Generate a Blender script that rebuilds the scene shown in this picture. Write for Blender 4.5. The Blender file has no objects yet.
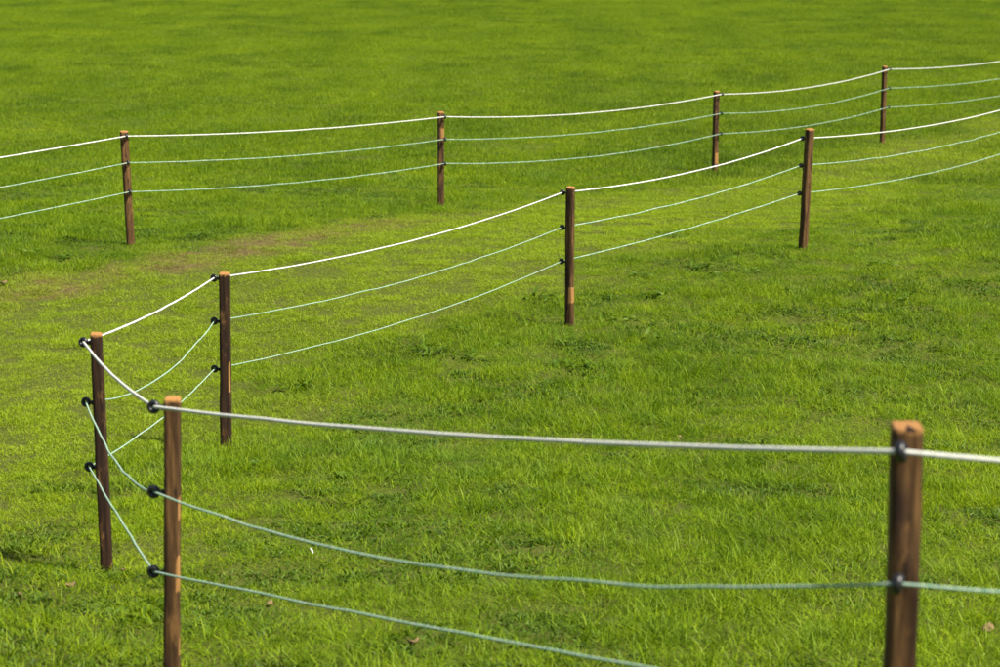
import bpy, math, random
import numpy as np
from mathutils import Vector, Matrix

random.seed(7)
RNG = np.random.default_rng(11)
scene = bpy.context.scene
COL = scene.collection

# ------------------------------------------------------------------ camera
CAM_H = 4.05
cam_d = bpy.data.cameras.new('camera')
cam = bpy.data.objects.new('camera', cam_d)
COL.objects.link(cam)
cam.location = (0, 0, CAM_H)
cam.rotation_euler = (math.radians(90) - math.atan(433.5 / 2361.0), 0, 0)
cam_d.sensor_width = 36
cam_d.lens = 85.0
cam_d.clip_end = 6000
cam_d.dof.use_dof = True
cam_d.dof.focus_distance = 17.5
cam_d.dof.aperture_fstop = 4.5
scene.camera = cam

# ------------------------------------------------------------------ light
SUN_EL, SUN_AZ = math.radians(55), math.radians(122)      # azimuth clockwise from +Y
sdir = Vector((math.sin(SUN_AZ) * math.cos(SUN_EL), math.cos(SUN_AZ) * math.cos(SUN_EL), math.sin(SUN_EL)))
world = bpy.data.worlds.new('World')
scene.world = world
world.use_nodes = True
wn = world.node_tree.nodes
sky = wn.new('ShaderNodeTexSky')
sky.sky_type = 'NISHITA'
sky.sun_disc = False
sky.sun_elevation = SUN_EL
sky.sun_rotation = SUN_AZ
bg = wn['Background']
bg.inputs['Strength'].default_value = 0.055
world.node_tree.links.new(sky.outputs[0], bg.inputs[0])
sd = bpy.data.lights.new('sun', 'SUN')
sd.energy = 5.0
sd.angle = math.radians(4.0)
sd.color = (1.0, 0.93, 0.80)
sun = bpy.data.objects.new('sun', sd)
COL.objects.link(sun)
sun.rotation_euler = sdir.to_track_quat('Z', 'Y').to_euler()
sun.location = sdir * 60
scene.view_settings.view_transform = 'Standard'
scene.view_settings.look = 'None'
scene.view_settings.exposure = 1.08
scene.view_settings.gamma = 1.0

# ------------------------------------------------------------------ helpers
def tag(o, label=None, cat=None, group=None, kind=None):
    for k, v in (('label', label), ('category', cat), ('group', group), ('kind', kind)):
        if v:
            o[k] = v
    return o

def link(name, mesh, mat=None, parent=None):
    o = bpy.data.objects.new(name, mesh)
    COL.objects.link(o)
    if mat and mesh and not mesh.materials:
        mesh.materials.append(mat)
    if parent:
        o.parent = parent
    return o

def mesh_np(name, v, faces, smooth=False, **attrs):
    me = bpy.data.meshes.new(name)
    me.from_pydata([tuple(p) for p in np.asarray(v, float).tolist()], [], faces)
    for k, a in attrs.items():
        at = me.attributes.new(k, 'FLOAT', 'POINT')
        at.data.foreach_set('value', np.asarray(a, np.float32))
    if smooth:
        me.polygons.foreach_set('use_smooth', [True] * len(me.polygons))
    me.update()
    return me

def hash2(ix, iy, s):
    h = (ix.astype(np.int64) * 374761393 + iy.astype(np.int64) * 668265263 + s * 1442695041) & 0x7fffffff
    h = ((h ^ (h >> 13)) * 1274126177) & 0x7fffffff
    h = h ^ (h >> 16)
    return (h & 0xffff) / 65535.0

def vnoise(x, y, s=0):
    x = np.asarray(x, float); y = np.asarray(y, float)
    ix, iy = np.floor(x), np.floor(y)
    fx, fy = x - ix, y - iy
    fx = fx * fx * (3 - 2 * fx); fy = fy * fy * (3 - 2 * fy)
    a = hash2(ix, iy, s); b = hash2(ix + 1, iy, s); c = hash2(ix, iy + 1, s); d = hash2(ix + 1, iy + 1, s)
    return (a * (1 - fx) + b * fx) * (1 - fy) + (c * (1 - fx) + d * fx) * fy

def fbm(x, y, s=0, o=3):
    r, a, t = 0, 1.0, 0
    for k in range(o):
        r = r + a * vnoise(np.asarray(x) * 2 ** k + 17.3 * k, np.asarray(y) * 2 ** k - 9.1 * k, s + k)
        t += a; a *= 0.5
    return r / t

def sstep(a, b, x):
    t = np.clip((np.asarray(x, float) - a) / (b - a), 0, 1)
    return t * t * (3 - 2 * t)

# the lie of the land: a bank that drops to a level meadow
KY = np.array([-400, -60, -5, 0, 5.6, 8.9, 12.07, 16, 20.9, 25, 30.3, 35, 40, 60, 3000.])
KZ = np.array([3.0, 3.0, 2.9, 2.36, 1.52, .883, .566, .287, .288, .396, .137, .061, .0, 0, 0])
KD = np.diff(KZ) / np.diff(KY)
KM = np.zeros(len(KY)); KM[1:-1] = (KD[1:] + KD[:-1]) / 2

def ground_z(x, y):
    x = np.asarray(x, float); y = np.asarray(y, float)
    i = np.clip(np.searchsorted(KY, y) - 1, 0, len(KY) - 2)
    h = KY[i + 1] - KY[i]; u = (y - KY[i]) / h
    z = ((2 * u ** 3 - 3 * u ** 2 + 1) * KZ[i] + (u ** 3 - 2 * u ** 2 + u) * h * KM[i]
         + (-2 * u ** 3 + 3 * u ** 2) * KZ[i + 1] + (u ** 3 - u ** 2) * h * KM[i + 1])
    near = sstep(140, 80, np.hypot(x, y))
    return z + near * (0.060 * (fbm(x / 0.34, y / 0.34, 15, 2) - 0.5) * sstep(45, 25, y) + 0.05 * (fbm(x / 1.7, y / 1.7, 5, 2) - 0.5) + 0.06 * (vnoise(x / 9, y / 9, 9) - 0.5) * sstep(25, 50, y))

def gz(x, y):
    return float(ground_z(np.array([x]), np.array([y]))[0])

SOIL = np.array([(-9.0, 15.5), (-4.84, 22.55), (-4.16, 23.67), (-3.18, 24.8), (-2.38, 26.57), (-1.0, 29.25), (0.26, 30.3), (1.34, 31.34),
                 (2.83, 33.26), (4.51, 35.38), (6.72, 39.58), (9.48, 44.79), (16, 57)])
LOWER = np.array([(-5.5, 10.5), (-2.96, 13.55), (-2.64, 16.0), (-1.93, 17.8), (-0.87, 20.2), (0.59, 22.8), (2.16, 25.2), (3.53, 27.6),
                  (7.68, 36.2), (14, 49)])

def side_dist(P, x, y):
    """signed distance to a polyline, positive on its left"""
    best = np.full(np.shape(x), 1e9); sg = np.zeros(np.shape(x))
    for (ax, ay), (bx, by) in zip(P[:-1], P[1:]):
        dx, dy = bx - ax, by - ay
        t = np.clip(((x - ax) * dx + (y - ay) * dy) / (dx * dx + dy * dy), 0, 1)
        d = np.hypot(x - ax - t * dx, y - ay - t * dy)
        cr = dx * (y - ay) - dy * (x - ax)
        m = d < best
        best = np.where(m, d, best); sg = np.where(m, np.sign(cr), sg)
    return best * sg

def masks(x, y):
    ds = side_dist(SOIL, x, y)
    dl = side_dist(LOWER, x, y)
    w = (fbm(x / 1.1, y / 1.1, 21) - 0.5)
    path = sstep(0.5, -0.3, ds + 1.6 * w) * sstep(-1.0, 1.1, dl + 2.6 * w) * (0.7 + 0.5 * fbm(x / 0.5, y / 0.5, 27, 2))
    soil = np.exp(-((ds + 0.35) / 0.6) ** 2) * sstep(0.40, 0.68, 0.55 * fbm(x / 1.5, y / 1.5, 31) + 0.45 * fbm(x / 0.22, y / 0.22, 33, 2))
    return path, soil * (1 - 0.7 * sstep(-2.2, 1.0, x))

# ------------------------------------------------------------------ materials
def new_mat(name):
    m = bpy.data.materials.new(name)
    m.use_nodes = True
    nt = m.node_tree
    return m, nt, nt.nodes, nt.links, nt.nodes['Principled BSDF']

def noise(nt, vec, scale, detail=3, rough=0.55):
    n = nt.nodes.new('ShaderNodeTexNoise')
    n.inputs['Scale'].default_value = scale
    n.inputs['Detail'].default_value = detail
    n.inputs['Roughness'].default_value = rough
    if vec is not None:
        nt.links.new(vec, n.inputs['Vector'])
    return n.outputs['Fac']

def ramp(nt, fac, stops, mode='LINEAR'):
    r = nt.nodes.new('ShaderNodeValToRGB')
    r.color_ramp.interpolation = mode
    el = r.color_ramp.elements
    while len(el) < len(stops):
        el.new(0.5)
    for e, (p, c) in zip(el, stops):
        e.position = p; e.color = (*c, 1)
    nt.links.new(fac, r.inputs['Fac'])
    return r.outputs['Color']

def mix(nt, fac, a, b, blend='MIX'):
    m = nt.nodes.new('ShaderNodeMix')
    m.data_type = 'RGBA'; m.blend_type = blend
    for k, v in ((0, fac), (6, a), (7, b)):
        if isinstance(v, (int, float)):
            m.inputs[k].default_value = v
        elif isinstance(v, tuple):
            m.inputs[k].default_value = (*v, 1)
        else:
            nt.links.new(v, m.inputs[k])
    return m.outputs[2]

def math_n(nt, op, a, b=None, clamp=False):
    m = nt.nodes.new('ShaderNodeMath'); m.operation = op; m.use_clamp = clamp
    for k, v in ((0, a), (1, b)):
        if v is None:
            continue
        if isinstance(v, (int, float)):
            m.inputs[k].default_value = v
        else:
            nt.links.new(v, m.inputs[k])
    return m.outputs[0]

def attr(nt, name, kind='GEOMETRY'):
    a = nt.nodes.new('ShaderNodeAttribute'); a.attribute_name = name; a.attribute_type = kind
    return a.outputs['Fac']

def remap(nt, v, a, b, c=0.0, d=1.0):
    m = nt.nodes.new('ShaderNodeMapRange')
    nt.links.new(v, m.inputs[0])
    for k, q in zip((1, 2, 3, 4), (a, b, c, d)):
        m.inputs[k].default_value = q
    return m.outputs[0]

GREEN_DEEP = (0.036, 0.088, 0.002)
GREEN_MID = (0.120, 0.208, 0.002)
GREEN_YEL = (0.275, 0.350, 0.003)
GREEN_BLUE = (0.090, 0.180, 0.022)
PATH_COL = (0.265, 0.350, 0.012)
STRAW = (0.42, 0.34, 0.13)

def leaf_shader(name, weed=False):
    m, nt, N, L, bs = new_mat(name)
    geo = N.new('ShaderNodeNewGeometry').outputs['Position']
    bv = attr(nt, 'bv')
    mp = N.new('ShaderNodeMapping'); mp.inputs['Scale'].default_value = (1.0, 0.4, 1.0); L.new(geo, mp.inputs[0])
    big = noise(nt, mp.outputs[0], 0.5, 4, 0.6)
    mid = noise(nt, geo, 3.2, 5, 0.65)
    hue = math_n(nt, 'ADD', math_n(nt, 'MULTIPLY', remap(nt, big, 0.3, 0.7), 0.34),
                 math_n(nt, 'ADD', math_n(nt, 'MULTIPLY', remap(nt, mid, 0.3, 0.7), 0.34), math_n(nt, 'MULTIPLY', bv, 0.38)))
    c = ramp(nt, hue, [(0.12, GREEN_DEEP), (0.48, GREEN_MID), (0.88, GREEN_YEL)])
    blue = remap(nt, noise(nt, mp.outputs[0], 1.0, 3), 0.55, 0.70, 0.0, 0.5)
    c = mix(nt, blue, c, GREEN_BLUE)
    if not weed:
        p = attr(nt, 'path', 'INSTANCER')
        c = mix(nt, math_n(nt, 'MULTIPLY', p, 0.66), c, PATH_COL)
        th = math_n(nt, 'SUBTRACT', 0.972, math_n(nt, 'MULTIPLY', p, 0.07))
        dry = math_n(nt, 'GREATER_THAN', attr(nt, 'dv'), th)
        c = mix(nt, math_n(nt, 'MULTIPLY', dry, 0.85), c, STRAW)
        c = mix(nt, math_n(nt, 'MULTIPLY', attr(nt, 'weed', 'INSTANCER'), 0.8), c, mix(nt, bv, (0.022, 0.055, 0.004), (0.105, 0.180, 0.018)))
        soil = attr(nt, 'soil', 'INSTANCER')
        c = mix(nt, math_n(nt, 'MULTIPLY', soil, 0.50), c, (0.22, 0.19, 0.05))
    else:
        c = mix(nt, 0.65, c, (0.045, 0.095, 0.008))
    L.new(c, bs.inputs['Base Color'])
    bs.inputs['Roughness'].default_value = 0.5 if weed else 0.55
    bs.inputs['Specular IOR Level'].default_value = 0.2
    tr = N.new('ShaderNodeBsdfTranslucent')
    L.new(mix(nt, 1.0, c, (1.15, 1.2, 0.55), 'MULTIPLY'), tr.inputs['Color'])
    ms = N.new('ShaderNodeMixShader')
    ms.inputs[0].default_value = 0.34
    L.new(bs.outputs[0], ms.inputs[1]); L.new(tr.outputs[0], ms.inputs[2])
    L.new(ms.outputs[0], N['Material Output'].inputs['Surface'])
    return m

M_GRASS = leaf_shader('grass_blades')
M_WEED = leaf_shader('weed_leaves', True)

def ground_mat():
    m, nt, N, L, bs = new_mat('meadow_soil')
    geo = N.new('ShaderNodeNewGeometry').outputs['Position']
    soil = ramp(nt, noise(nt, geo, 14, 5, 0.7), [(0.25, (0.038, 0.028, 0.010)), (0.55, (0.110, 0.084, 0.028)), (0.8, (0.20, 0.155, 0.058))])
    thatch = ramp(nt, noise(nt, geo, 40, 4, 0.7), [(0.3, (0.028, 0.044, 0.006)), (0.7, (0.105, 0.115, 0.018))])
    c = mix(nt, remap(nt, attr(nt, 'bare'), 0.15, 0.7), thatch, soil)
    sep = N.new('ShaderNodeSeparateXYZ'); L.new(geo, sep.inputs[0])
    far = ramp(nt, noise(nt, geo, 0.4, 6, 0.65), [(0.3, (0.07, 0.15, 0.011)), (0.7, (0.14, 0.235, 0.012))])
    c = mix(nt, remap(nt, sep.outputs[1], 112, 124), c, far)
    L.new(c, bs.inputs['Base Color'])
    bs.inputs['Roughness'].default_value = 0.95
    bs.inputs['Specular IOR Level'].default_value = 0.1
    b = N.new('ShaderNodeBump'); b.inputs['Strength'].default_value = 0.8; b.inputs['Distance'].default_value = 0.02
    L.new(noise(nt, geo, 30, 5, 0.7), b.inputs['Height']); L.new(b.outputs[0], bs.inputs['Normal'])
    return m

def wood_mat():
    m, nt, N, L, bs = new_mat('stained_split_wood')
    tc = N.new('ShaderNodeTexCoord').outputs['Object']
    oi = N.new('ShaderNodeObjectInfo').outputs['Random']
    off = N.new('ShaderNodeCombineXYZ'); L.new(math_n(nt, 'MULTIPLY', oi, 37.0), off.inputs[0])
    ad = N.new('ShaderNodeVectorMath'); ad.operation = 'ADD'; L.new(tc, ad.inputs[0]); L.new(off.outputs[0], ad.inputs[1])
    def stretch(sx, sz):
        mp = N.new('ShaderNodeMapping'); mp.inputs['Scale'].default_value = (sx, sx, sz); L.new(ad.outputs[0], mp.inputs[0])
        return mp.outputs[0]
    grain = noise(nt, stretch(75, 3.5), 1.0, 5, 0.7)
    blot = noise(nt, stretch(16, 3.2), 1.0, 4, 0.6)
    fine = noise(nt, stretch(260, 14), 1.0, 2, 0.5)
    tone = attr(nt, 'tone')
    dark = ramp(nt, grain, [(0.28, (0.009, 0.0045, 0.0028)), (0.52, (0.026, 0.0115, 0.0052)), (0.76, (0.062, 0.029, 0.012))])
    lite = ramp(nt, grain, [(0.30, (0.022, 0.010, 0.004)), (0.50, (0.094, 0.046, 0.014)), (0.72, (0.200, 0.110, 0.038))])
    c = mix(nt, math_n(nt, 'MULTIPLY', math_n(nt, 'ADD', tone, math_n(nt, 'MULTIPLY', math_n(nt, 'SUBTRACT', blot, 0.5), 4.0)), 1.0, True), dark, lite)
    c = mix(nt, remap(nt, noise(nt, stretch(22, 6), 1.0, 3, 0.7), 0.58, 0.72, 0, 0.6), c, (0.24, 0.125, 0.040))
    bare = ramp(nt, grain, [(0.25, (0.20, 0.090, 0.026)), (0.55, (0.32, 0.160, 0.050)), (0.8, (0.42, 0.24, 0.09))])
    edge = math_n(nt, 'ADD', attr(nt, 'bare'), math_n(nt, 'MULTIPLY', math_n(nt, 'SUBTRACT', grain, 0.5), 1.2))
    c = mix(nt, remap(nt, edge, 0.38, 0.66), c, bare)
    kn = N.new('ShaderNodeTexVoronoi'); kn.inputs['Scale'].default_value = 1.0; L.new(stretch(15, 5.0), kn.inputs['Vector'])
    c = mix(nt, remap(nt, kn.outputs['Distance'], 0.10, 0.17, 0.75, 0.0), c, (0.018, 0.008, 0.005))
    L.new(c, bs.inputs['Base Color'])
    bs.inputs['Roughness'].default_value = 0.78
    bs.inputs['Specular IOR Level'].default_value = 0.25
    b = N.new('ShaderNodeBump'); b.inputs['Strength'].default_value = 0.7; b.inputs['Distance'].default_value = 0.004
    L.new(math_n(nt, 'ADD', grain, math_n(nt, 'MULTIPLY', fine, 0.4)), b.inputs['Height']); L.new(b.outputs[0], bs.inputs['Normal'])
    return m

def endgrain_mat():
    m, nt, N, L, bs = new_mat('sawn_end_grain')
    tc = N.new('ShaderNodeTexCoord').outputs['Object']
    w = N.new('ShaderNodeTexWave'); w.wave_type = 'RINGS'; w.rings_direction = 'Z'
    w.inputs['Scale'].default_value = 55; w.inputs['Distortion'].default_value = 3.5; w.inputs['Detail'].default_value = 2
    mp = N.new('ShaderNodeMapping'); mp.inputs['Location'].default_value = (0.03, 0.02, 0); L.new(tc, mp.inputs[0]); L.new(mp.outputs[0], w.inputs['Vector'])
    c = ramp(nt, w.outputs['Fac'], [(0.1, (0.27, 0.115, 0.022)), (0.8, (0.43, 0.205, 0.050))])
    c = mix(nt, remap(nt, noise(nt, tc, 60, 4, 0.7), 0.5, 0.72, 0, 0.7), c, (0.22, 0.10, 0.04))
    c = mix(nt, attr(nt, 'worn'), c, (0.075, 0.038, 0.016))
    L.new(c, bs.inputs['Base Color']); bs.inputs['Roughness'].default_value = 0.8
    return m

def plain(name, col, rough, spec=0.5, metal=0.0, var=None):
    m, nt, N, L, bs = new_mat(name)
    tc = N.new('ShaderNodeTexCoord').outputs['Object']
    c = mix(nt, remap(nt, noise(nt, tc, 60, 4, 0.7), 0.35, 0.65), col, var or tuple(x * 1.5 for x in col))
    L.new(c, bs.inputs['Base Color'])
    bs.inputs['Roughness'].default_value = rough; bs.inputs['Specular IOR Level'].default_value = spec; bs.inputs['Metallic'].default_value = metal
    return m

def rope_mat(name, a, b, third):
    m, nt, N, L, bs = new_mat(name)
    s = attr(nt, 'strand')
    geo = N.new('ShaderNodeNewGeometry').outputs['Position']
    c = mix(nt, math_n(nt, 'GREATER_THAN', s, 0.5), a, b)
    c = mix(nt, math_n(nt, 'GREATER_THAN', s, 1.5), c, third)
    c = mix(nt, remap(nt, noise(nt, geo, 9, 4, 0.7), 0.5, 0.75, 0, 0.35), c, tuple(0.72 * x for x in a))
    c = mix(nt, remap(nt, noise(nt, geo, 75, 2, 0.6), 0.54, 0.66, 0, 0.55), c, (0.62, 0.66, 0.60))
    L.new(c, bs.inputs['Base Color'])
    bs.inputs['Roughness'].default_value = 0.6
    return m

M_GROUND = ground_mat()
M_WOOD = wood_mat()
M_END = endgrain_mat()
M_PLASTIC = plain('black_plastic', (0.008, 0.008, 0.009), 0.38, 0.5)
M_STEEL = plain('galvanised_screw', (0.16, 0.17, 0.18), 0.45, 0.5, 0.9, (0.32, 0.33, 0.35))
M_WHITE = rope_mat('white_rope', (0.60, 0.60, 0.55), (0.55, 0.56, 0.51), (0.63, 0.63, 0.59))
M_MINT = rope_mat('green_white_rope', (0.19, 0.35, 0.25), (0.25, 0.40, 0.29), (0.36, 0.47, 0.37))
M_DEAD = plain('withered_leaf', (0.12, 0.080, 0.035), 0.85, 0.2, 0, (0.22, 0.15, 0.075))
M_FEATHER = plain('white_feather', (0.74, 0.73, 0.70), 0.7, 0.3, 0, (0.82, 0.81, 0.79))

# ------------------------------------------------------------------ ground sheet
def axis(parts):
    out = []
    for a, b, s in parts:
        out += list(np.arange(a, b, s))
    return np.array(out + [parts[-1][1]])

gx = axis([(-2500, -300, 550), (-300, -60, 40), (-60, -14, 2), (-14, 14, 0.25), (14, 60, 2), (60, 300, 40), (300, 2500, 550)])
gy = axis([(-380, -60, 80), (-60, -4, 4), (-4, 48, 0.25), (48, 130, 1.0), (130, 300, 17), (300, 2900, 520)])
GX, GY = np.meshgrid(gx, gy)
GZ = ground_z(GX, GY)
_, SO = masks(GX.ravel(), GY.ravel())
nx = len(gx)
fc = [(j * nx + i, j * nx + i + 1, (j + 1) * nx + i + 1, (j + 1) * nx + i) for j in range(len(gy) - 1) for i in range(nx - 1)]
gm = mesh_np('ground', np.stack([GX.ravel(), GY.ravel(), GZ.ravel()], 1), fc, True, bare=SO)
tag(link('ground', gm, M_GROUND), 'meadow ground under the grass, soil showing along the worn strip', None, None, 'structure')

# ------------------------------------------------------------------ grass
def blades(n, R, lo, hi, w, lean, clumps, rng, broad=0.0):
    cc = rng.uniform(-1, 1, (clumps, 2)) * R
    ca = rng.uniform(0, 2 * math.pi, clumps)
    k = rng.integers(0, clumps, n)
    own = rng.random(n) < 0.55
    rr = R * np.sqrt(rng.random(n)); aa = rng.uniform(0, 2 * math.pi, n)
    bx = np.where(own, rr * np.cos(aa), cc[k, 0] + rng.normal(0, R * 0.17, n))
    by = np.where(own, rr * np.sin(aa), cc[k, 1] + rng.normal(0, R * 0.17, n))
    az = np.where(own, rng.uniform(0, 2 * math.pi, n), ca[k] + rng.normal(0, 0.7, n))
    ln = rng.uniform(lo, hi, n) * np.where(rng.random(n) < 0.08, 1.35, 1.0)
    dvv = rng.random(n)
    flat = dvv > 0.90
    ln = np.where(flat, ln * 0.75, ln)
    t0 = np.abs(rng.normal(0.38, 0.30, n)) * lean + np.where(flat, 0.9, 0)
    cv = rng.normal(0.55, 0.55, n) * lean
    wd = w * rng.uniform(0.65, 1.3, n)
    tw = rng.normal(0, 0.9, n)
    dirx, diry = np.cos(az), np.sin(az)
    sx, sy = -np.sin(az + tw), np.cos(az + tw)
    V = []; px, py, pz = bx, by, np.full(n, -0.012)
    prof = (0.8, 1.0, 0.72)
    for j, pw in enumerate(prof):
        V.append(np.stack([px - sx * wd * pw / 2, py - sy * wd * pw / 2, pz], 1))
        V.append(np.stack([px + sx * wd * pw / 2, py + sy * wd * pw / 2, pz], 1))
        th = np.clip(t0 + cv * (j + 0.5) / 2.4, -0.4, 1.75)
        s = ln * (0.38, 0.34, 0.32)[j] + (0.012 if j == 0 else 0)
        px = px + dirx * np.sin(th) * s; py = py + diry * np.sin(th) * s; pz = pz + np.cos(th) * s
    V.append(np.stack([px, py, pz], 1))
    V = np.stack(V, 1).reshape(-1, 3)
    F = []
    for i in range(n):
        b = 7 * i
        F += [(b, b + 1, b + 3, b + 2), (b + 2, b + 3, b + 5, b + 4), (b + 4, b + 5, b + 6)]
    return V, F, np.repeat(rng.random(n), 7), np.repeat(dvv, 7)

tufts = bpy.data.collections.new('grass_tufts')
SPEC = ([(400, .18, .026, .075, .0030, 1.9, 10)] * 5 +          # 0-4   lawn
        [(260, .17, .060, .135, .0036, 2.0, 5)] * 4 +         # 5-8   long lolling tufts
        [(520, .18, .014, .036, .0034, 1.8, 12)] * 3 +         # 9-11  worn short turf
        [(620, .55, .035, .100, .0075, 1.6, 16)] * 4 +        # 12-15 distant lawn
        [(90, .52, .040, .085, .0062, 1.1, 12)] +              # 16    sparse distant
        [(170, .15, .022, .056, .0095, 1.7, 5)] * 3)           # 17-19 low broad-leaved mats               # 16    sparse distant
for i, s in enumerate(SPEC):
    v, f, b, d = blades(*s, np.random.default_rng(100 + i))
    me = mesh_np('tuft_%02d' % i, v, f, False, bv=b, dv=d)
    me.materials.append(M_GRASS)
    tufts.objects.link(bpy.data.objects.new('tuft_%02d' % i, me))

def scatter(y0, y1, step, half, margin):
    pts = []
    ys = np.arange(y0, y1, step)
    for y in ys:
        w = half * y + margin
        xs = np.arange(-w, w, step)
        pts.append(np.stack([xs, np.full(len(xs), y)], 1))
    p = np.concatenate(pts)
    return p + RNG.uniform(-0.6, 0.6, p.shape) * step

def make_field(name, P, far):
    x, y = P[:, 0], P[:, 1]
    n = len(x)
    path, soil = masks(x, y)
    z = ground_z(x, y)
    e = 0.12
    nxv = -(ground_z(x + e, y) - ground_z(x - e, y)) / (2 * e)
    nyv = -(ground_z(x, y + e) - ground_z(x, y - e)) / (2 * e)
    lush = fbm(x / 1.3, y / 1.3, 51) * 0.65 + fbm(x / 0.42, y / 0.42, 57, 2) * 0.35
    right = sstep(-2.0, 2.5, x) * sstep(23, 16, y)
    r = RNG.random(n)
    if far:
        idx = np.where(soil > 0.45, 16, RNG.integers(12, 16, n))
        sc = (0.30 + 1.5 * lush) * (1 - 0.45 * path)
        keep = np.ones(n, bool)
        tus = sstep(0.58, 0.72, 0.65 * fbm(x / 0.9, y / 1.3, 41) + 0.35 * fbm(x / 4.0, y / 6.0, 43)) * (r < 0.6)
        tus = np.maximum(tus, 1.3 * (r > 0.955) * (fbm(x / 2.5, y / 5.0, 47) > 0.47))
        sc = sc * (1 + 0.6 * tus)
    else:
        idx = RNG.integers(0, 5, n)
        lng = (lush + 0.10 * right - 0.25 * path > 0.50) & (r < 0.8)
        idx = np.where(lng, RNG.integers(5, 9, n), idx)
        idx = np.where(r < path * 0.85, RNG.integers(9, 12, n), idx)
        sc = (0.35 + 1.3 * lush) * (1 - 0.15 * path)
        mat_n = 0.6 * fbm(x / 0.9, y / 0.9, 63) + 0.4 * fbm(x / 0.3, y / 0.3, 65, 2)
        where = 0.035 * sstep(0, 2, -side_dist(LOWER, x, y)) * sstep(9, 17, y) + 0.02 * sstep(0, 1, side_dist(SOIL, x, y)) - 0.25 * path
        mats = (mat_n + where > 0.570) & (RNG.random(n) < 0.62)
        idx = np.where(mats, RNG.integers(17, 20, n), idx)
        keep = RNG.random(n) > soil * 0.42
    rot = np.stack([-nyv * -1 * -1, nxv, RNG.uniform(0, 2 * math.pi, n)], 1)
    # rotation that first spins about z, then tilts with the slope
    rots = np.zeros((n, 3))
    for i in range(n):
        q = Vector((nxv[i], nyv[i], 1)).to_track_quat('Z', 'Y') @ Matrix.Rotation(rot[i, 2], 3, 'Z').to_quaternion()
        rots[i] = q.to_euler()
    k = keep
    me = bpy.data.meshes.new(name)
    pts = np.stack([x, y, z], 1)[k]
    me.vertices.add(len(pts))
    me.vertices.foreach_set('co', pts.astype(np.float32).ravel())
    def add(nm, ty, a, f='value'):
        t = me.attributes.new(nm, ty, 'POINT'); t.data.foreach_set(f, a)
    hs = sc[k]
    wd_ = 0.55 * tus if far else (idx >= 17).astype(float)
    add('weed', 'FLOAT', wd_[k].astype(np.float32))
    add('idx', 'INT', idx[k].astype(np.int32))
    add('rot', 'FLOAT_VECTOR', rots[k].astype(np.float32).ravel(), 'vector')
    add('scl', 'FLOAT_VECTOR', np.stack([np.full(len(hs), .70 if far else 1.18), np.full(len(hs), .70 if far else 1.18), hs * 0.74], 1).astype(np.float32).ravel(), 'vector')
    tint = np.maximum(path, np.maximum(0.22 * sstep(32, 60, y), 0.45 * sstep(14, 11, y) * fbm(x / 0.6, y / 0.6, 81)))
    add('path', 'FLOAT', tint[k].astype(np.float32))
    add('soil', 'FLOAT', soil[k].astype(np.float32))
    o = link(name, me)
    me.materials.append(M_GRASS)
    g = bpy.data.node_groups.new(name + '_nodes', 'GeometryNodeTree')
    g.interface.new_socket('Geometry', in_out='INPUT', socket_type='NodeSocketGeometry')
    g.interface.new_socket('Geometry', in_out='OUTPUT', socket_type='NodeSocketGeometry')
    gi = g.nodes.new('NodeGroupInput'); go = g.nodes.new('NodeGroupOutput')
    ci = g.nodes.new('GeometryNodeCollectionInfo')
    ci.inputs['Collection'].default_value = tufts
    ci.inputs['Separate Children'].default_value = True
    ci.inputs['Reset Children'].default_value = True
    ip = g.nodes.new('GeometryNodeInstanceOnPoints')
    ip.inputs['Pick Instance'].default_value = True
    def na(nm, ty):
        a = g.nodes.new('GeometryNodeInputNamedAttribute'); a.data_type = ty; a.inputs['Name'].default_value = nm
        return next(s for s in a.outputs if s.enabled and s.name == 'Attribute')
    g.links.new(gi.outputs[0], ip.inputs['Points'])
    g.links.new(ci.outputs[0], ip.inputs['Instance'])
    g.links.new(na('idx', 'INT'), ip.inputs['Instance Index'])
    g.links.new(na('rot', 'FLOAT_VECTOR'), ip.inputs['Rotation'])
    g.links.new(na('scl', 'FLOAT_VECTOR'), ip.inputs['Scale'])
    g.links.new(ip.outputs[0], go.inputs[0])
    mod = o.modifiers.new('blades', 'NODES'); mod.node_group = g
    return o

near_g = make_field('meadow_grass', scatter(4.0, 34.0, 0.19, 0.30, 1.2), False)
tag(near_g, 'short bright green meadow grass around the two rope fences', 'grass', None, 'stuff')
far_g = make_field('distant_grass', scatter(33.6, 118.0, 0.38, 0.29, 3.0), True)
tag(far_g, 'even green grass of the open field beyond the back fence', 'grass', None, 'stuff')

# ------------------------------------------------------------------ fence posts
def rot_to(zv, xv=None):
    z = Vector(zv).normalized()
    return z.to_track_quat('Z', 'Y')

def torus_mesh(name, R, r, nu=20, nv=10):
    v, f = [], []
    for i in range(nu):
        a = 2 * math.pi * i / nu
        for j in range(nv):
            b = 2 * math.pi * j / nv
            q = R + r * math.cos(b)
            v.append((q * math.cos(a), q * math.sin(a), 1.25 * r * math.sin(b)))
            f.append((i * nv + j, ((i + 1) % nu) * nv + j, ((i + 1) % nu) * nv + (j + 1) % nv, i * nv + (j + 1) % nv))
    return mesh_np(name, v, f, True)

def lathe_mesh(name, prof, n=12):
    v, f = [], []
    for z, r in prof:
        for i in range(n):
            a = 2 * math.pi * i / n
            v.append((r * math.cos(a), r * math.sin(a), z))
    for k in range(len(prof) - 1):
        for i in range(n):
            f.append((k * n + i, k * n + (i + 1) % n, (k + 1) * n + (i + 1) % n, (k + 1) * n + i))
    f.append(tuple(range(n))[::-1]); f.append(tuple((len(prof) - 1) * n + i for i in range(n)))
    return mesh_np(name, v, f, True)

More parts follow.
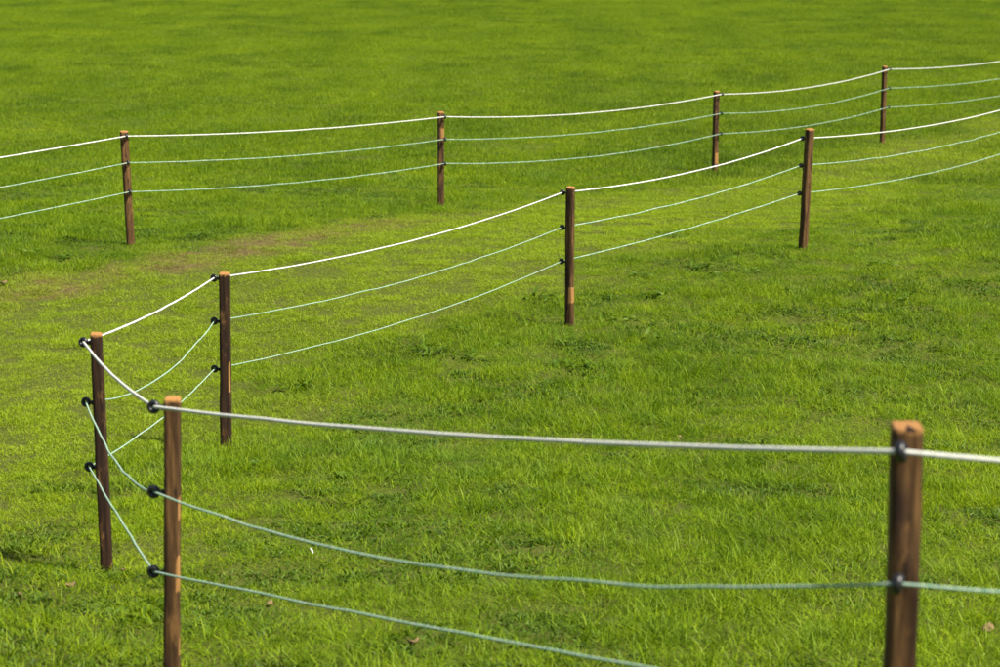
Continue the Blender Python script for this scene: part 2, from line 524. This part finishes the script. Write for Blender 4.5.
RING = torus_mesh('insulator_ring', 0.0175, 0.0102)
COLLAR = lathe_mesh('insulator_collar', [(0.0, 0.0095), (0.004, 0.0125), (0.010, 0.0125), (0.014, 0.009), (0.020, 0.0075)])
STEM = lathe_mesh('insulator_screw', [(0.0, 0.0034), (0.06, 0.0034)], 8)
for me_, m_ in ((RING, M_PLASTIC), (COLLAR, M_PLASTIC), (STEM, M_STEEL)):
    me_.materials.append(m_)

def section(kind, w, n, rng):
    """cross-section outline of a post, half-round, quartered or squared, looking down +Z"""
    out = []
    for i in range(n):
        a = 2 * math.pi * i / n
        ex = {'square': 8.0, 'round': 2.3, 'half': 3.2}[kind]
        c, s = math.cos(a), math.sin(a)
        r = (abs(c) ** ex + abs(s) ** ex) ** (-1 / ex)
        x, y = r * c * w / 2, r * s * w / 2 * (0.92 if kind == 'square' else 1.0)
        if kind == 'half' and y < 0:
            y *= 0.62
        out.append((x, y))
    return np.array(out)

def make_post(spec):
    nm = spec['id']
    rng = np.random.default_rng(ord(nm))
    x, y = spec['xy']; H = spec['H']; w = spec['w']
    zb = spec.get('z', gz(x, y))
    root = link('fence_post', None)
    root.empty_display_size = 0.1
    root.location = (x, y, zb)
    tag(root, spec['label'], 'fence post', spec['group'])
    n, K = 28, 64
    sec = section(spec.get('kind', 'square'), w, n, rng)
    yaw = spec.get('yaw', 0.0)
    ca, sa = math.cos(yaw), math.sin(yaw)
    sec = np.stack([sec[:, 0] * ca - sec[:, 1] * sa, sec[:, 0] * sa + sec[:, 1] * ca], 1)
    ch = 0.011
    zs = np.concatenate([np.linspace(-0.25, H - ch, K)])
    V, bare, tone = [], [], []
    ang = np.arange(n)
    phase = rng.uniform(0, 6, 4)
    def axis_at(z):
        u = z / H
        bow = spec.get('bow', 0.006)
        return (spec['lean'][0] * u + bow * math.sin(phase[0] + 2.2 * u), spec['lean'][1] * u + bow * math.sin(phase[1] + 1.8 * u))
    ax0 = axis_at(0)
    def ring_pts(z, s):
        ax = axis_at(z)
        wob = 1 + 0.06 * (vnoise(ang * 0.45 + 50, np.full(n, z * 3.1 + phase[2]), 71) - 0.5) * 2 \
                + 0.045 * (vnoise(ang * 1.1 + 9, np.full(n, z * 9 + phase[3]), 73) - 0.5) * 2
        return np.stack([sec[:, 0] * wob * s + ax[0] - ax0[0], sec[:, 1] * wob * s + ax[1] - ax0[1], np.full(n, z)], 1)
    for z in zs:
        p = ring_pts(z, 1.0)
        V.append(p)
        px_ = p[:, 0] - (axis_at(z)[0] - ax0[0]); py_ = p[:, 1] - (axis_at(z)[1] - ax0[1])
        b = np.zeros(n)
        for (z0, z1, a0, a1) in spec.get('bare', []):
            azd = np.degrees(np.arctan2(px_, -py_))            # 0 = front (-Y), + = right (+X)
            b = np.maximum(b, ((z > z0) & (z < z1) & (azd > a0) & (azd < a1)).astype(float))
        if z > H - ch - 0.012:
            b[:] = np.maximum(b, 0.62)
        bare.append(b); tone.append(np.full(n, spec.get('tone', 0.4)))
    V = np.concatenate(V)
    F = [(k * n + i, k * n + (i + 1) % n, (k + 1) * n + (i + 1) % n, (k + 1) * n + i) for k in range(K - 1) for i in range(n)]
    F.append(tuple(range(n))[::-1])
    sh = mesh_np('shaft', V, F, True, bare=np.concatenate(bare), tone=np.concatenate(tone))
    shaft = link('shaft', sh, M_WOOD, root)
    # sawn and chamfered head
    r0 = ring_pts(H - ch, 1.0); r1 = ring_pts(H - ch * 0.35, 0.965); r2 = ring_pts(H, 0.88)
    r2[:, 2] += (r2[:, 1] - r2[:, 1].mean()) * spec.get('cut', 0.10)
    c = r2.mean(0)[None] + np.array([[0, 0, 0.001]])
    TV = np.concatenate([r0, r1, r2, c])
    TF = [(k * n + i, k * n + (i + 1) % n, (k + 1) * n + (i + 1) % n, (k + 1) * n + i) for k in range(2) for i in range(n)]
    TF += [(2 * n + i, 2 * n + (i + 1) % n, 3 * n) for i in range(n)]
    tm = mesh_np('sawn_top', TV, TF, False, worn=np.full(len(TV), spec.get('worn', .12)), bare=np.zeros(len(TV)), tone=np.full(len(TV), -.2))
    tm.materials.append(M_END)
    if spec.get('notch'):                                   # a dark-stained split runs across the head
        tm.materials.append(M_WOOD)
        for p_ in tm.polygons:
            if abs(p_.center.x - c[0, 0] - .004) < .009 and p_.center.y < c[0, 1] + .012:
                p_.material_index = 1
    link('sawn_top', tm, None, root)
    # ring insulators
    nrm = Vector((spec['n'][0], spec['n'][1], 0)).normalized()
    eyes = []
    for z in spec['rings']:
        ax = axis_at(z)
        a = Vector((ax[0] - ax0[0], ax[1] - ax0[1], z))
        # distance from the axis to the surface in direction nrm
        rs = max(sec[:, 0] * nrm.x + sec[:, 1] * nrm.y) * 0.93
        d = rs + 0.045
        eye = a + nrm * d
        tilt = rng.normal(0, 0.12)
        tan = Vector((-nrm.y, nrm.x, 0)).normalized()
        q = (tan + Vector((0, 0, tilt))).to_track_quat('Z', 'Y')
        r = link('ring_insulator', RING, None, root)
        r.location = eye; r.rotation_euler = q.to_euler()
        for nm2, me2, dist in (('collar', COLLAR, rs), ('screw_stem', STEM, rs - 0.022)):
            pc = link(nm2, me2, None, r)
            M = Matrix.Translation(a + nrm * dist) @ nrm.to_track_quat('Z', 'Y').to_matrix().to_4x4()
            R0 = Matrix.Translation(eye) @ q.to_matrix().to_4x4()
            pc.matrix_local = R0.inverted() @ M
        eyes.append(Vector((x, y, zb)) + eye)
    return eyes

FG, BG = 'posts of the front rope fence', 'posts of the back rope fence'
def nd(dx, front):
    dx = max(-0.98, min(0.98, dx / 0.075))
    return (dx, (-1 if front else 1) * math.sqrt(1 - dx * dx))

POSTS = [
 dict(id='N', xy=(2.75, 4.9), H=1.28, w=.073, lean=(0, 0), n=(-.1, -1), rings=(1.21, .885, .56), tone=.4,
      label='brown post outside the picture carrying the rope ends past the stout post', group=FG),
 dict(id='A', xy=(0.982, 5.595), z=1.52, H=1.279, w=.073, lean=(0.002, 0), n=(-.30, -.95), rings=(1.23, .902, .578), tone=.72, worn=.35, yaw=.0, cut=.12, notch=True,
      label='stout red-brown split post with ropes crossing its front face and a notched top', group=FG),
 dict(id='B', xy=(-1.30, 8.915), z=.883, H=1.277, w=.062, lean=(.026, 0), n=nd(-.073, False), rings=(1.238, .90, .578), tone=.65,
      bare=[(.80, .90, 45, 100), (.52, .66, 30, 100), (.25, .32, 60, 110)],
      label='slim brown post with orange sawn top and pale streaks down its right edge', group=FG),
 dict(id='C', xy=(-2.081, 12.069), z=.566, H=1.27, w=.060, lean=(-.009, 0), n=nd(-.070, False), rings=(1.217, .898, .549), tone=-.9,
      label='slim dark brown post at the sharp bend of the front fence', group=FG),
 dict(id='D', xy=(-1.903, 15.983), z=.286, H=1.251, w=.074, lean=(.019, 0), n=nd(-.068, False), rings=(1.21, .91, .574), tone=-1.2, bow=.002,
      bare=[(.42, .64, 28, 75)],
      label='straight near-black post with a narrow tan patch beside its lowest ring', group=FG),
 dict(id='E', xy=(.62, 20.864), z=.288, H=1.255, w=.078, lean=(.007, 0), n=nd(-.062, False), rings=(1.201, .887, .581), tone=.55, kind='half', yaw=-.5,
      bare=[(.21, .36, -15, 100)],
      label='brown post with a wide bare yellow band low above the grass', group=FG),
 dict(id='F', xy=(3.208, 24.751), z=.415, H=1.272, w=.080, lean=(.054, 0), n=nd(-.055, False), rings=(1.167, .882, .586), tone=.8, yaw=.6,
      label='warm brown squared post leaning over, last of the front fence before its long sagging ropes', group=FG),
 dict(id='K', xy=(9.66, 37.5), H=1.42, w=.078, lean=(0, 0), n=nd(-.055, False), rings=(1.35, 1.04, .73), tone=.4,
      label='brown post outside the picture at the far end of the long sagging ropes', group=FG),
 dict(id='L', xy=(-7.2, 20.0), H=1.25, w=.080, lean=(0, 0), n=nd(.045, True), rings=(1.20, .90, .60), tone=.5, kind='round',
      label='brown post outside the picture before the reddish leaning post', group=BG),
 dict(id='G', xy=(-3.97, 25.15), z=.378, H=1.249, w=.084, lean=(-.029, 0), n=nd(.034, True), rings=(1.201, .917, .606), tone=.85, kind='half', yaw=.4,
      label='reddish-brown back-fence post tilting sideways beside the bare soil patch', group=BG),
 dict(id='H', xy=(-.762, 30.291), z=.137, H=1.24, w=.082, lean=(-.007, 0), n=nd(.050, True), rings=(1.182, .893, .583), tone=.65, kind='half', yaw=.2,
      bare=[(.86, 1.02, -5, 100)],
      label='brown back-fence post with an orange bare patch at its middle insulator', group=BG),
 dict(id='I', xy=(3.205, 35.056), z=.061, H=1.205, w=.076, lean=(.010, 0), n=nd(.066, True), rings=(1.161, .879, .576), tone=.7, yaw=.5,
      bare=[(.13, .30, -10, 80)],
      label='brown back-fence post with a pale bare patch near its foot', group=BG),
 dict(id='J', xy=(6.472, 39.925), z=.0, H=1.299, w=.074, lean=(-.004, 0), n=nd(.073, True), rings=(1.249, .93, .609), tone=.75, yaw=.6,
      label='plain brown back-fence post next past the one with the pale patch at its foot', group=BG),
 dict(id='M', xy=(11.6, 46.8), H=1.36, w=.076, lean=(0, 0), n=nd(.07, True), rings=(1.30, .99, .68), tone=.4,
      label='brown post outside the picture at the far end of the back fence', group=BG),
]
EYE = {}
for s in POSTS:
    EYE[s['id']] = make_post(s)

# ------------------------------------------------------------------ ropes
def make_rope(name, order, level, sags, r, mat, label, group, wave, lobe=0.14):
    rng = np.random.default_rng(level + 5 * len(order))
    P, near = [], []
    for k, (a, b) in enumerate(zip(order[:-1], order[1:])):
        A = np.array(EYE[a][level]); B = np.array(EYE[b][level])
        ln = np.linalg.norm(B - A)
        dist = min(A[1], B[1])
        st = 0.005 if dist < 9.5 else (0.012 if dist < 17 else 0.03)
        n = int(ln / st)
        u = np.arange(n + (1 if k == len(order) - 2 else 0)) / n
        q = A[None] + (B - A)[None] * u[:, None]
        q[:, 2] -= sags[k] * 4 * u * (1 - u)
        env = np.sin(np.pi * u) ** 0.5
        for ax in (0, 2):
            q[:, ax] += env * wave * (fbm(u * ln / 0.33 + 13 * k, np.full(len(u), 3.3 + ax), 90 + level, 2) - 0.5) * 2
        P.append(q); near.append(np.full(len(u), st))
    P = np.concatenate(P); near = np.concatenate(near)
    T = np.gradient(P, axis=0); T /= np.linalg.norm(T, axis=1)[:, None]
    S = np.cross(T, [0, 0, 1.0]); S /= np.linalg.norm(S, axis=1)[:, None]
    U = np.cross(S, T)
    seg = np.concatenate([[0], np.cumsum(np.linalg.norm(np.diff(P, axis=0), axis=1))])
    m = 9
    tw = 2 * np.pi * seg / 0.034 + 5 * fbm(seg / 0.25, seg * 0 + .5, 61, 2)
    ph = np.arange(m) * 2 * np.pi / m
    loc = ph[None] + tw[:, None]
    rad = r * (1 + lobe * np.cos(3 * ph))[None] * np.ones((len(P), 1))
    V = P[:, None] + rad[..., None] * (np.cos(loc)[..., None] * S[:, None] + np.sin(loc)[..., None] * U[:, None])
    strand = np.tile(np.array([0, 0, 0, 1, 1, 1, 2, 2, 2.0]), len(P))
    N = len(P)
    F = [(i * m + j, i * m + (j + 1) % m, (i + 1) * m + (j + 1) % m, (i + 1) * m + j) for i in range(N - 1) for j in range(m)]
    F += [tuple(range(m))[::-1], tuple((N - 1) * m + j for j in range(m))]
    return tag(link(name, mesh_np(name, V.reshape(-1, 3), F, True, strand=strand), mat), label, 'rope', group)

FO, BO = 'NABCDEFK', 'LGHIJM'
GF, GB = 'ropes of the front fence', 'ropes of the back fence'
make_rope('fence_rope', FO, 0, (.03, .032, .030, .033, .09, .085, .22), .0064, M_WHITE,
          'thick white rope along the top of the front fence with the bend', GF, .002)
make_rope('fence_rope', FO, 1, (.012, .129, .10, .135, .09, .06, .22), .0042, M_MINT,
          'slack pale green twisted rope through the middle rings of the front fence', GF, .009)
make_rope('fence_rope', FO, 2, (.05, .012, .014, .05, .09, .035, .22), .0042, M_MINT,
          'pale green twisted rope through the lowest rings of the front fence', GF, .005)
make_rope('fence_rope', BO, 0, (.02, .053, .11, .10, .13), .0064, M_WHITE,
          'white rope along the top of the back fence', GB, .002)
make_rope('fence_rope', BO, 1, (.03, .06, .10, .11, .13), .0042, M_MINT,
          'thin pale green rope through the middle rings of the back fence', GB, .004)
make_rope('fence_rope', BO, 2, (.03, .07, .125, .09, .13), .0042, M_MINT,
          'thin pale green rope through the lowest rings of the back fence', GB, .004)

# ------------------------------------------------------------------ broad-leaved weeds
def leaf_mesh(name, ln, w, rise, droop, rng):
    V, n = [], 6
    for i in range(n + 1):
        u = i / n
        ww = w * (math.sin(math.pi * min(1, 0.06 + 0.94 * u ** 0.75)) ** 0.8) * (1 + rng.normal(0, .08)) + 0.002
        xx = ln * u; zz = ln * (rise * u - droop * u * u) + 0.006
        V += [(xx, -ww / 2, zz + 0.18 * ww), (xx, 0, zz), (xx, ww / 2, zz + 0.18 * ww)]
    F = []
    for i in range(n):
        b = 3 * i
        F += [(b, b + 3, b + 4, b + 1), (b + 1, b + 4, b + 5, b + 2)]
    bv = np.full(len(V), rng.random())
    me = mesh_np(name, V, F, True, bv=bv)
    me.materials.append(M_WEED)
    return me

wr = np.random.default_rng(4)
LEAVES = [leaf_mesh('leaf', wr.uniform(.05, .10), wr.uniform(.016, .026), wr.uniform(.3, .7), wr.uniform(.35, .8), wr) for _ in range(12)]
WEEDS = [(-.21, 19.46), (-.6, 19.71), (0, 20.01), (-.36, 20.68), (1.39, 23.24), (2.53, 23.45), (2.8, 22.45), (1.06, 22.08), (1.52, 22.08),
         (.56, 20.01), (.5, 19.18), (2.14, 23.24), (2.03, 23.67), (3.88, 23.84), (3.79, 22.08), (4.29, 23.3), (4.64, 22.79), (3.22, 21.38),
         (1.09, 21.15), (1.39, 20.15), (2.35, 20.23), (.74, 18.98), (-4.92, 24.45), (-4.52, 24.26), (-3.32, 25.87), (.8, 18.58), (-1.09, 16.73),
         (-1.57, 18.2), (-1.01, 14.93), (-.67, 15.29), (-1.66, 15.29), (-1.70, 11.07), (-1.77, 10.84), (.38, 22.08), (.27, 20.91)]
def make_weed(x, y, size, nl, rng, label, group):
    root = link('broadleaf_weed', None); root.empty_display_size = .05
    root.location = (x, y, gz(x, y)); root.rotation_euler = (0, 0, rng.uniform(0, 6.28))
    tag(root, label, 'weed', group)
    spread = size * .14
    for j in range(nl):
        a = j * 2.4 + rng.normal(0, .25)
        lf = link('leaf', LEAVES[int(rng.integers(0, len(LEAVES)))], None, root)
        lf.rotation_euler = (rng.normal(0, .4), -rng.uniform(-.2, .35), a)
        s = size * rng.uniform(.7, 1.2)
        lf.scale = (s, s, s)
        o_ = spread * rng.random() ** .7; b_ = rng.uniform(0, 6.28)
        lf.location = (o_ * math.cos(b_), o_ * math.sin(b_), .012)
for i, (x, y) in enumerate(WEEDS):
    if y < 12:
        lab, g = 'low broad-leaved weed in the grass by the foot of the slim posts', 'weeds by the slim posts'
    elif x < -3:
        lab, g = 'leafy weed growing behind the bare soil strip by the back fence', 'weeds along the soil strip'
    elif y < 17.5:
        lab, g = 'small leafy weed in the short grass near the near-black post', 'weeds near the dark post'
    else:
        g = 'weed rosettes in the turf'
        if math.hypot(x - .62, y - 20.864) < 1.0:
            lab = 'broad-leaved weed clump around the foot of the yellow-banded post'
        elif x < .9:
            lab = 'broad-leaved weed clump in the turf between the near-black and yellow-banded posts'
        elif x > 3:
            lab = 'broad-leaved weed clump in the turf right of the leaning squared post'
        else:
            lab = 'broad-leaved weed clump in the turf between the yellow-banded and leaning posts'
    make_weed(x, y, wr.uniform(.8, 1.25), int(wr.integers(16, 26)), wr, lab, g)

# ------------------------------------------------------------------ withered leaves and a feather
def dead_leaf(x, y, s, rng, label):
    n, V, F = 5, [], []
    for i in range(n + 1):
        u = i / n
        ww = .03 * math.sin(math.pi * (0.08 + 0.88 * u)) * (1 + rng.normal(0, .15))
        for k in (-1, 0, 1):
            V.append((.085 * (u - .5), k * ww, .022 * abs(k) * rng.uniform(.4, 1.1) + .018 * (u - .5) ** 2 * 4 + rng.normal(0, .002)))
    for i in range(n):
        b = 3 * i
        F += [(b, b + 3, b + 4, b + 1), (b + 1, b + 4, b + 5, b + 2)]
    o = link('withered_leaf', mesh_np('withered_leaf', V, F, True), M_DEAD)
    o.location = (x, y, gz(x, y) + .020); o.scale = (s, s, s)
    o.rotation_euler = (rng.normal(0, .3) + .25, rng.normal(0, .25), rng.uniform(0, 6.28))
    sm = o.modifiers.new('thickness', 'SOLIDIFY'); sm.thickness = .0015
    tag(o, label, 'leaf', 'withered leaves in the grass')
for x, y, s, lab in [
        (-.39, 10.14, .75, 'curled tan leaf in the grass below the lowest green rope'),
        (2.27, 10.58, .95, 'large tan withered leaf lying right of the foot of the stout post'),
        (-1.14, 11.27, .45, 'small withered leaf just under the lowest green rope near the slim brown post'),
        (-2.18, 11.55, .6, 'withered leaf lying left of the foot of the slim dark post'),
        (-2.41, 11.39, .5, 'withered leaf lying left of the foot of the slim dark post'),
        (-1.97, 11.91, .45, 'small withered leaf right at the foot of the slim dark post'),
        (1.28, 16.37, .5, 'small withered leaf on the open turf above the thick white rope'),
        (3.01, 20.86, .6, 'small withered leaf on the weedy turf below the leaning squared post'),
        (-4.84, 22.69, 1.0, 'pale withered leaf at the bare soil strip left of the leaning back-fence post')]:
    dead_leaf(x, y, s, wr, lab)

def feather(x, y):
    V, F, n = [], [], 8
    for i in range(n + 1):
        u = i / n
        ww = .013 * math.sin(math.pi * min(1, .12 + .88 * u)) ** .7 + .001
        for k in (-1, 0, 1):
            V.append((.085 * u, k * ww, .05 * u - .035 * u * u + .004 * abs(k)))
    for i in range(n):
        b = 3 * i
        F += [(b, b + 3, b + 4, b + 1), (b + 1, b + 4, b + 5, b + 2)]
    root = link('feather', mesh_np('vane', V, F, True), M_FEATHER)
    root.location = (x, y, gz(x, y) + .035); root.rotation_euler = (.5, -.35, 2.2); root.scale = (.5, .5, .5)
    sm = root.modifiers.new('thickness', 'SOLIDIFY'); sm.thickness = .001
    tag(root, 'small white feather caught in the grass under the sagging green rope', 'feather')
feather(-1.02, 12.43)
